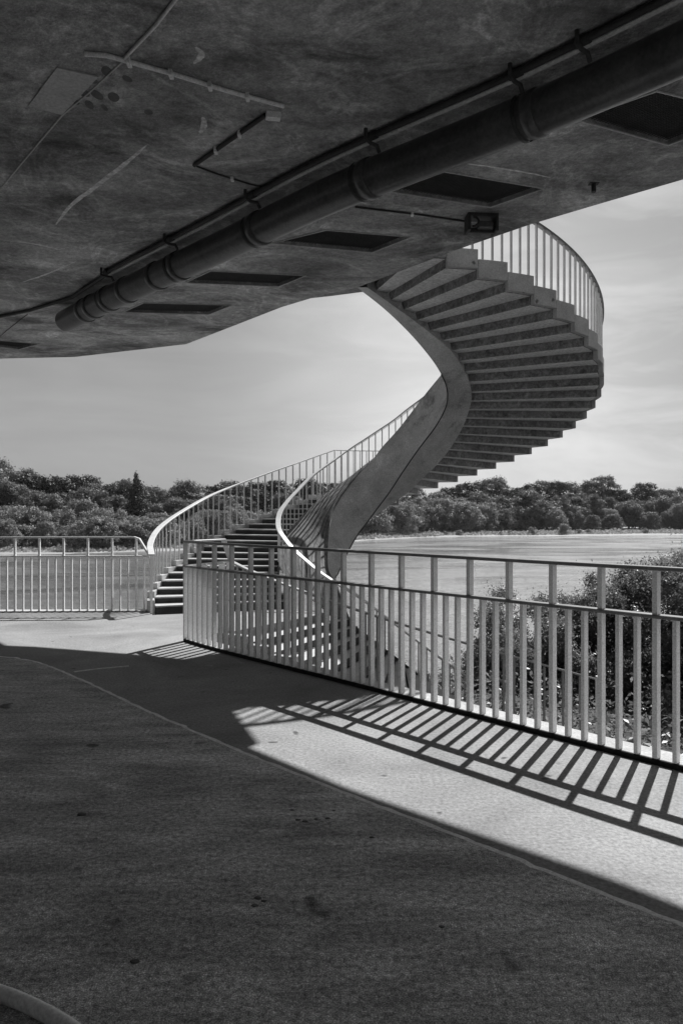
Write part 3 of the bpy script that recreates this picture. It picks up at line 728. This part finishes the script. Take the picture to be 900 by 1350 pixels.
# far bank: distance of the waterline as a function of image column (plan direction)
bx = [-700, -200, 0, 130, 260, 400, 480, 560, 640, 700, 760, 850, 900, 1100, 1700]
bd = [84, 88, 92, 95, 104, 122, 140, 158, 170, 168, 176, 184, 182, 190, 200]
def bank(px): return interp(px, bx, bd)
rows_ = [(-2, -.6), (0, -.05), (1.2, .12), (4, .25), (10, .5), (22, .7), (45, 1.2), (90, 2.5), (250, 6), (900, 14)]
cols_ = np.linspace(-700, 1700, 361)
mb = MB(); vs = []
for dyy, hz in rows_:
    for px in cols_:
        D = bank(px)+dyy+(1.6*noise.noise(Vector((px*.03, 0, 1)))+.8*noise.noise(Vector((px*.11, 5, 1))))*(1 if dyy < 20 else 0)
        x = (px-450)/1000*D; z = ZW+hz*.62
        if dyy > 1: z += .25*noise.noise(Vector((x*.15, D*.15, 0)))
        vs.append((x, D, z))
nx = len(cols_)
mb.add(vs, [[j*nx+i, j*nx+i+1, (j+1)*nx+i+1, (j+1)*nx+i] for j in range(len(rows_)-1) for i in range(nx-1)], True)
tag(mb.build('far_bank_ground', M['bank']), 'low far bank of the river', kind='structure')
# sand bar
mb = MB(); pts_ = []
for px, d0 in ((560, 166), (600, 168), (660, 171), (720, 172), (780, 176), (840, 180), (900, 181)):
    pts_.append((px, d0))
top = [((px-450)/1000*d, d, ZW+.06) for px, d in pts_]; bot = [((px-450)/1000*(d-4.5*math.sin(math.pi*(i+.3)/6.6)), d-4.5*math.sin(math.pi*(i+.3)/6.6), ZW-.02) for i, (px, d) in enumerate(pts_)]
mb.add(top+bot, [[i, i+1, 7+i+1, 7+i] for i in range(6)]); tag(mb.build('sand_bar', M['sand']), 'pale sand bar at the foot of the far bank', kind='structure')

# ------------------------------------------------------------------ vegetation
rng = np.random.default_rng(5)
def cards(name, pos, nrm, size, aspect, mat):
    """many small leaf quads, each folded from two triangles"""
    n = len(pos)
    a = np.cross(nrm, rng.normal(size=(n, 3))); a /= np.linalg.norm(a, axis=1)[:, None]+1e-9
    b = np.cross(nrm, a); b /= np.linalg.norm(b, axis=1)[:, None]+1e-9
    s = size[:, None]
    v = np.empty((n, 4, 3)); v[:, 0] = pos-a*s; v[:, 1] = pos-b*s*aspect+nrm*s*.15; v[:, 2] = pos+a*s; v[:, 3] = pos+b*s*aspect+nrm*s*.15
    me = bpy.data.meshes.new(name); me.vertices.add(n*4); me.loops.add(n*4); me.polygons.add(n)
    me.vertices.foreach_set('co', v.reshape(-1)); me.loops.foreach_set('vertex_index', np.arange(n*4))
    me.polygons.foreach_set('loop_start', np.arange(n)*4); me.polygons.foreach_set('loop_total', np.full(n, 4))
    me.materials.append(mat); me.update(); me.validate()
    return me
def blob_points(blobs, dens, jit=.38):
    P_, N_ = [], []
    for (c, r) in blobs:
        c = np.array(c); r = np.array(r, float)
        n = max(8, int(dens*(r[0]*r[2]+r[0]*r[1])))
        d = rng.normal(size=(n, 3)); d /= np.linalg.norm(d, axis=1)[:, None]
        d[:, 2] = np.where(d[:, 2] < -.5, -d[:, 2], d[:, 2])
        rad = np.where(rng.uniform(size=n) < .8, rng.uniform(.5, 1.15, n), rng.uniform(.9, 1.55, n))
        P_.append(c+d*r*rad[:, None]); N_.append(d+rng.normal(scale=jit, size=(n, 3)))
    P_ = np.concatenate(P_); N_ = np.concatenate(N_); N_ /= np.linalg.norm(N_, axis=1)[:, None]
    return P_, N_
def make_tree(kind, h, w_, mat, dens, leaf, lobes, name):
    """returns crown mesh, trunk mesh (metres, base at origin)"""
    blobs = []
    lobes = int(lobes*(3.2 if kind != 'poplar' else 1))
    for i in range(lobes):
        if kind == 'poplar':
            t = (i+.5)/lobes; r = w_*(.25+.75*math.sin(math.pi*min(1, t*.9+.12)))*.5
            blobs.append(((rng.normal(0, .08*w_), rng.normal(0, .08*w_), h*(.08+.86*t)), (r, r, h/lobes*1.4)))
        elif kind == 'round':
            t = rng.uniform(.05, 1); a = rng.uniform(0, 6.28); q = (rng.uniform(0, 1)**.5)*w_*.47*math.sqrt(max(.08, 1-(t*.86)**2.2))
            r = w_*rng.uniform(.05, .13)
            blobs.append(((q*math.cos(a), q*math.sin(a), h*(.06+.78*t)), (r, r, r*rng.uniform(.7, 1.0))))
        else:
            t = rng.uniform(0, 1); a = rng.uniform(0, 6.28); q = (rng.uniform(0, 1)**.5)*w_*.46*(1+.25*math.sin(3*a+i*.1))*(math.sin(math.pi*(.16+.76*t))**.7)
            r = w_*rng.uniform(.045, .12)
            blobs.append(((q*math.cos(a), q*math.sin(a), h*(.28+.66*t)), (r, r, r*rng.uniform(.6, .95))))
    p, n = blob_points(blobs, dens)
    sz = rng.uniform(.6, 1.25, len(p))*leaf
    me = cards(name, p, n, sz, .6, mat)
    mb = MB(); tr = []
    bm_ = bmesh.new(); 
    def limb(a, b, r0, r1):
        a, b = Vector(a), Vector(b); k = 5; mid = (a+b)/2+Vector((rng.normal(0, .04*h), rng.normal(0, .04*h), 0))
        pts = [a*(1-t)**2+mid*2*t*(1-t)+b*t*t for t in np.linspace(0, 1, k)]; mb.tube(pts, [r0+(r1-r0)*i/(k-1) for i in range(k)], 7, False)
    limb((0, 0, -.5), (rng.normal(0, .03*h), rng.normal(0, .03*h), h*.7), h*.022, h*.006)
    for (c, r) in blobs[::max(1, len(blobs)//9)]:
        limb((0, 0, c[2]*.45), c, h*.009, h*.003)
    t_ = bpy.data.meshes.new(name+'_trunk'); t_.from_pydata([tuple(v) for v in mb.v], [], mb.f); t_.polygons.foreach_set('use_smooth', [True]*len(mb.f)); t_.materials.append(M['bark'])
    return me, t_
protos = {
 'willow': [make_tree('round', 9, 9.5, M['leaf_willow'], 60, .20, 34, 'crown') for _ in range(4)],
 'thicket': [make_tree('round', 9, 10, M['leaf_tree'], 60, .22, 36, 'crown') for _ in range(4)],
 'shrub': [make_tree('round', 3.4, 5.5, M['leaf_willow'], 75, .20, 16, 'crown') for _ in range(3)],
 'broad': [make_tree('tall', 17, 14, M['leaf_tree'], 42, .26, 42, 'crown') for _ in range(4)],
 'dark': [make_tree('tall', 17, 12, M['leaf_dark'], 42, .26, 40, 'crown') for _ in range(3)],
 'poplar': [make_tree('poplar', 15, 4.4, M['leaf_dark'], 90, .26, 12, 'crown')],
}
NAME = {'willow': 'willow', 'thicket': 'bushy_tree', 'shrub': 'shrub', 'broad': 'broadleaf_tree', 'dark': 'broadleaf_tree', 'poplar': 'poplar'}
def bank_z(px, D):
    d = D-bank(px); return ZW+.62*interp(d, [r[0] for r in rows_], [r[1] for r in rows_])
def plant(kind, px, D, sc, label, group=None, cat='tree', sz=1.0):
    crown, trunk = protos[kind][rng.integers(len(protos[kind]))]
    x = (px-450)/1000*D; loc = W((x, D, bank_z(px, D)))
    r = bpy.data.objects.new(NAME[kind], None); C.objects.link(r); r.location = loc; r['_w'] = tuple(loc)
    r.rotation_euler = (0, 0, rng.uniform(0, 6.28)); ww = sc*rng.uniform(.8, 1.2); r.scale = (ww, ww, sc*sz)
    tag(r, label, cat, group)
    for nm, me in (('crown', crown), ('trunk', trunk)):
        o = bpy.data.objects.new(nm, me); C.objects.link(o); o.parent = r
# row layout: heights in metres follow the skyline of the photograph
sky_px = [-300, -60, 0, 30, 60, 90, 110, 140, 170, 200, 240, 270, 300, 360, 420, 480, 540, 590, 640, 700, 740, 780, 830, 860, 900, 960, 1200]
sky_y = [616, 614, 611, 620, 634, 640, 629, 633, 642, 650, 640, 646, 637, 636, 640, 648, 648, 642, 633, 636, 641, 636, 640, 644, 641, 640, 642]
def skyline(px): return interp(px, sky_px, sky_y)
def zone(px): return 'far left bank' if px < 260 else ('bank seen through the stair railings' if px < 470 else ('bank behind the stair' if px < 660 else 'bank at the far right'))
for px in np.arange(-260, 1180, 16.5):
    px = px+rng.uniform(-6, 6); D = bank(px)+(34 if px < 300 else 44)+rng.uniform(-3, 8)
    zt = (677-skyline(px)+rng.uniform(-12, 11))/1000*D; hgt = (zt-bank_z(px, D))*S
    kind = 'dark' if rng.uniform() < .45 else 'broad'
    plant(kind, px, D, hgt/17, ('dark' if kind == 'dark' else 'mid grey')+' tall tree in the back row of the '+zone(px), 'tall trees in the back row')
for px in np.arange(-250, 1170, 12.5):
    px = px+rng.uniform(-7, 7); D = bank(px)+(25 if px < 300 else 34)+rng.uniform(-3, 5)
    zt = (677-skyline(px)-rng.uniform(10, 24))/1000*D; hgt = (zt-bank_z(px, D))*S
    kind = 'broad' if rng.uniform() < .6 else 'dark'
    plant(kind, px, D, hgt/17, ('dark' if kind == 'dark' else 'mid grey')+' tree in the middle row of the '+zone(px), 'trees in the middle row')
for px in np.arange(-240, 660, 17):
    px = px+rng.uniform(-7, 7); off = (11, 17) if px < 300 else (14, 22)
    D = bank(px)+rng.uniform(*off)
    y_top = interp(px, [0, 60, 110, 170, 230, 300, 450, 480, 560, 640], [662, 664, 658, 672, 676, 668, 660, 660, 655, 662])+rng.uniform(-5, 9)
    hgt = ((677-y_top)/1000*D-bank_z(px, D))*S
    plant('willow', px, D, hgt/9, 'pale rounded willow in the front row of the '+zone(px), 'pale willows near the water')
for px in np.arange(-230, 250, 26):
    px = px+rng.uniform(-7, 7); D = bank(px)+rng.uniform(6, 10); y_top = 682+rng.uniform(-9, 9)
    hgt = ((677-y_top)/1000*D-bank_z(px, D))*S
    plant('willow', px, D, hgt/9, 'small pale willow at the very front of the far left bank', 'low willows at the left waterline')
for px in np.arange(640, 1180, 14):
    px = px+rng.uniform(-8, 8); D = bank(px)+rng.uniform(22, 34); y_top = 669+rng.uniform(-10, 8)
    hgt = ((677-y_top)/1000*D-bank_z(px, D))*S
    if rng.uniform() < .45: plant('willow', px, D, hgt/9, 'pale rounded willow in front of the wood at the far right', 'pale willows near the water')
    else: plant('thicket', px, D, hgt/9, 'low mid grey bushy tree in front of the wood at the far right', 'low trees in front of the wood')
for px in np.arange(300, 1180, 15):
    px = px+rng.uniform(-6, 6); D = bank(px)+rng.uniform(34, 42); y_top = 660+rng.uniform(-8, 7)
    plant('thicket', px, D, ((677-y_top)/1000*D-bank_z(px, D))*S/9, 'mid grey bushy tree inside the wood of the '+zone(px), 'bushy trees inside the wood')
plant('poplar', 181, bank(181)+18, ((677-626)/1000*(bank(181)+18)-bank_z(181, bank(181)+18))*S/15, 'slim dark poplar rising above the far left bank', None)
plant('willow', 743, bank(743)+3, .52, 'dark round bush standing alone on the grassy far bank', None, 'bush')
plant('shrub', 702, bank(702)+5, .9, 'low bush left of the round bush on the far bank', None, 'bush')
for px in (660, 672, 762, 775, 588, 605, 850):
    plant('shrub', px, bank(px)+rng.uniform(2, 5), rng.uniform(.4, .65), 'small pale shrub on the grassy edge of the far bank', 'small shrubs on the far bank edge', 'shrub')
# reeds and grass along the far bank
n = 26000
px = rng.uniform(-260, 1180, n); dd_ = rng.uniform(0.2, 1, n)**1.5*22+.3
D = np.interp(px, bx, bd)+dd_
x = (px-450)/1000*D; hgt = rng.uniform(.15, .75, n)*(.6+.6*np.abs(np.sin(px*.13)+np.sin(px*.051+1)))*.8
z = np.array([ZW+.62*np.interp(d, [r[0] for r in rows_], [r[1] for r in rows_]) for d in dd_])
pos = np.c_[x*S, D*S, (z+1)*S+hgt*rng.uniform(0, 1.3, n)]
nrm = np.c_[rng.normal(size=n)*.5, -np.ones(n), rng.normal(size=n)*.5+.4]; nrm /= np.linalg.norm(nrm, axis=1)[:, None]
me = cards('reeds', pos, nrm, rng.uniform(.2, .5, n), .8, M['grass'])
o = bpy.data.objects.new('reeds', me); C.objects.link(o); tag(o, 'pale reeds and rough grass along the far waterline', 'reeds', kind='stuff')

# near bush beside the deck
def near_bush(name, label, base, blobs, dens, leaf):
    t = thing(name, label, 'bush', base); b0 = W(base)
    bl = [(tuple(np.array(W(c)-b0)), tuple(np.array(r)*S)) for c, r in blobs]
    sub = []
    for c, r in bl:
        c = np.array(c); r = np.array(r)
        for _ in range(60):
            d = rng.normal(size=3); d /= np.linalg.norm(d); q = rng.uniform(.55, 1.05)
            rr = r.mean()*rng.uniform(.09, .2); sub.append((c+d*r*q, (rr, rr, rr*rng.uniform(.8, 1.4))))
    p, nn = blob_points(sub, dens, 1.3)
    k_ = rng.integers(0, len(p), len(p)//7); p = np.r_[p, p[k_]+rng.normal(scale=.13, size=(len(k_), 3))]; nn = np.r_[nn, nn[k_]]
    me = cards('foliage', p, nn, rng.uniform(.55, 1.2, len(p))*leaf, .42, M['leaf_near'])
    o = bpy.data.objects.new('foliage', me); C.objects.link(o); o.parent = t
    mb = MB(); st_ = MB()
    ptsb = []
    for c, r in sub[::6]:
        a = Vector((rng.normal(0, .25), rng.normal(0, .25), -.3)); b_ = Vector(c); mid = (a+b_)/2+Vector((0, 0, -.25*abs(b_.x)))
        pts = [a*(1-q)**2+mid*2*q*(1-q)+b_*q*q for q in np.linspace(0, 1, 7)]; mb.tube(pts, [.04*(1-q)+.006 for q in np.linspace(0, 1, 7)], 6, False)
    tm = bpy.data.meshes.new('stems'); tm.from_pydata([tuple(v) for v in mb.v], [], mb.f); tm.polygons.foreach_set('use_smooth', [True]*len(mb.f)); tm.materials.append(M['bark'])
    o = bpy.data.objects.new('stems', tm); C.objects.link(o); o.parent = t
n = 34000
gx = rng.uniform(.3, 6.5, n); gy = rng.uniform(5.0, 15, n); gh = rng.uniform(0, 1, n)**2*.35+.02
gh *= .5+.9*np.abs(np.sin(gx*2.1+1)*np.cos(gy*1.7))
pos = np.array([[x*S, y*S, (ground_z(x, y)+1)*S+h_*S] for x, y, h_ in zip(gx, gy, gh)])
nrm = rng.normal(size=(n, 3))*.6; nrm[:, 2] += .7; nrm /= np.linalg.norm(nrm, axis=1)[:, None]
me = cards('undergrowth', pos, nrm, rng.uniform(.03, .07, n), .5, M['leaf_near'])
o = bpy.data.objects.new('undergrowth', me); C.objects.link(o); tag(o, 'low weeds covering the slope below the railing', 'weeds', kind='stuff')
near_bush('leafy_bush', 'big glossy leafy bush behind the railing at the right', (3.2, 9.2, -2.1),
    [((2.55, 9.4, -1.75), (.95, .9, .75)), ((3.0, 9.0, -1.8), (.9, .8, .7)), ((3.9, 9.1, -1.45), (.8, .8, .8)), ((2.3, 9.0, -2.0), (.7, .7, .6)), ((3.4, 9.2, -1.56), (1.0, .9, .8)), ((2.0, 9.3, -2.2), (.7, .8, .6)), ((4.2, 9.0, -1.3), (1.0, 1.0, .95)), ((3.3, 8.6, -2.1), (1.2, .8, .7)), ((4.6, 8.4, -2.0), (1.0, .9, .8)), ((2.3, 8.5, -2.5), (.9, .6, .55)), ((3.1, 8.0, -2.6), (1.0, .6, .6)), ((4.1, 7.6, -2.5), (1.0, .7, .7)), ((1.75, 9.0, -2.5), (.5, .5, .45))], 7000, .034)
near_bush('leafy_bush', 'taller dark branch clump leaning in at the right edge of the frame', (3.95, 7.6, -2.1),
    [((3.75, 8.0, -.78), (.42, .5, .38)), ((4.1, 7.6, -1.3), (.7, .6, .7)), ((3.7, 7.3, -1.95), (.7, .6, .5))], 7000, .032)

# ------------------------------------------------------------------ light, sky, camera
sun_dir = Vector((.42, .78, 1)).normalized()          # towards the sun
ld = bpy.data.lights.new('sun', 'SUN'); ld.energy = 5.0; ld.angle = math.radians(.55); ld.color = (1, 1, 1)
lo_ = bpy.data.objects.new('sun', ld); C.objects.link(lo_); lo_.rotation_euler = sun_dir.to_track_quat('Z', 'Y').to_euler()
wd = bpy.data.worlds.new('World'); SC.world = wd; wd.use_nodes = True; nt = wd.node_tree
for n_ in list(nt.nodes): nt.nodes.remove(n_)
out = nt.nodes.new('ShaderNodeOutputWorld'); bg = nt.nodes.new('ShaderNodeBackground'); bg.inputs[1].default_value = .075
sk = nt.nodes.new('ShaderNodeTexSky'); sk.sky_type = 'NISHITA'; sk.sun_disc = False
sk.sun_elevation = math.asin(sun_dir.z); sk.sun_rotation = math.atan2(sun_dir.x, sun_dir.y)
sk.air_density = 1.0; sk.dust_density = 1.6; sk.ozone_density = 1.0
bw = nt.nodes.new('ShaderNodeRGBToBW'); nt.links.new(sk.outputs[0], bw.inputs[0])
skv = mathn(nt, 'MULTIPLY', mathn(nt, 'POWER', bw.outputs[0], .45), 1.58)
# thin cirrus
tc = nt.nodes.new('ShaderNodeTexCoord'); mp = nt.nodes.new('ShaderNodeMapping'); nt.links.new(tc.outputs['Generated'], mp.inputs[0])
mp.inputs['Scale'].default_value = (1.2, 1.2, 5.5); mp.inputs['Rotation'].default_value = (0, .18, 0)
nz = nt.nodes.new('ShaderNodeTexNoise'); nz.inputs['Scale'].default_value = 3.1; nz.inputs['Detail'].default_value = 7; nz.inputs['Roughness'].default_value = .58; nz.inputs['Distortion'].default_value = .7
nt.links.new(mp.outputs[0], nz.inputs[0])
cl = ramp(nt, nz.outputs[0], [(.42, 0), (.75, 1)])
sx = nt.nodes.new('ShaderNodeSeparateXYZ'); nt.links.new(tc.outputs['Generated'], sx.inputs[0])
rt = ramp(nt, sx.outputs[0], [(.0, .25), (.38, 1)])
clm = mathn(nt, 'MULTIPLY', mathn(nt, 'MULTIPLY', cl, rt), 2.0)
vx = nt.nodes.new('ShaderNodeMapRange'); vx.interpolation_type = 'SMOOTHSTEP'; vx.inputs[1].default_value = 0; vx.inputs[2].default_value = .38; vx.inputs[3].default_value = 1; vx.inputs[4].default_value = 0
dv = nt.nodes.new('ShaderNodeVectorMath'); dv.operation = 'DISTANCE'; nt.links.new(tc.outputs['Generated'], dv.inputs[0]); dv.inputs[1].default_value = (.15, .975, .17)
nt.links.new(dv.outputs['Value'], vx.inputs[0])
veil = mathn(nt, 'MULTIPLY', vx.outputs[0], mathn(nt, 'ADD', mathn(nt, 'MULTIPLY', nz.outputs[0], 3.4), 1.7))
clm = mathn(nt, 'ADD', clm, veil)
sky = mathn(nt, 'ADD', skv, clm)
nt.links.new(sky, bg.inputs[0]); nt.links.new(bg.outputs[0], out.inputs[0])

hz = bpy.data.materials.new('thin_haze'); hz.use_nodes = True; hn = hz.node_tree
for n_ in list(hn.nodes): hn.nodes.remove(n_)
ho = hn.nodes.new('ShaderNodeOutputMaterial'); pv = hn.nodes.new('ShaderNodeVolumePrincipled'); pv.inputs['Color'].default_value = g(.9); pv.inputs['Density'].default_value = .00005; pv.inputs['Anisotropy'].default_value = .3
hn.links.new(pv.outputs[0], ho.inputs['Volume'])
mb = MB(); mb.prism([(-1500, -40), (1900, -40), (1900, 1700), (-1500, 1700)], -8, 40)
tag(mb.build('haze', hz), 'thin summer haze over the river', kind='stuff')
cd = bpy.data.cameras.new('camera'); co = bpy.data.objects.new('camera', cd); C.objects.link(co)
co.location = (0, 0, S); co.rotation_euler = (math.pi/2, 0, 0)
cd.sensor_fit = 'VERTICAL'; cd.sensor_height = 36; cd.lens = 36*1000/1350; cd.shift_y = 2/1350; cd.clip_end = 6000; cd.clip_start = .05
SC.camera = co
SC.view_settings.view_transform = 'Standard'; SC.view_settings.look = 'None'; SC.view_settings.exposure = .45; SC.view_settings.gamma = 1
SC.render.engine = 'CYCLES'; SC.cycles.max_bounces = 8; SC.cycles.diffuse_bounces = 6; SC.cycles.glossy_bounces = 3; SC.cycles.transmission_bounces = 3; SC.cycles.use_denoising = True
for o in bpy.data.objects:
    if '_w' in o.keys(): del o['_w']
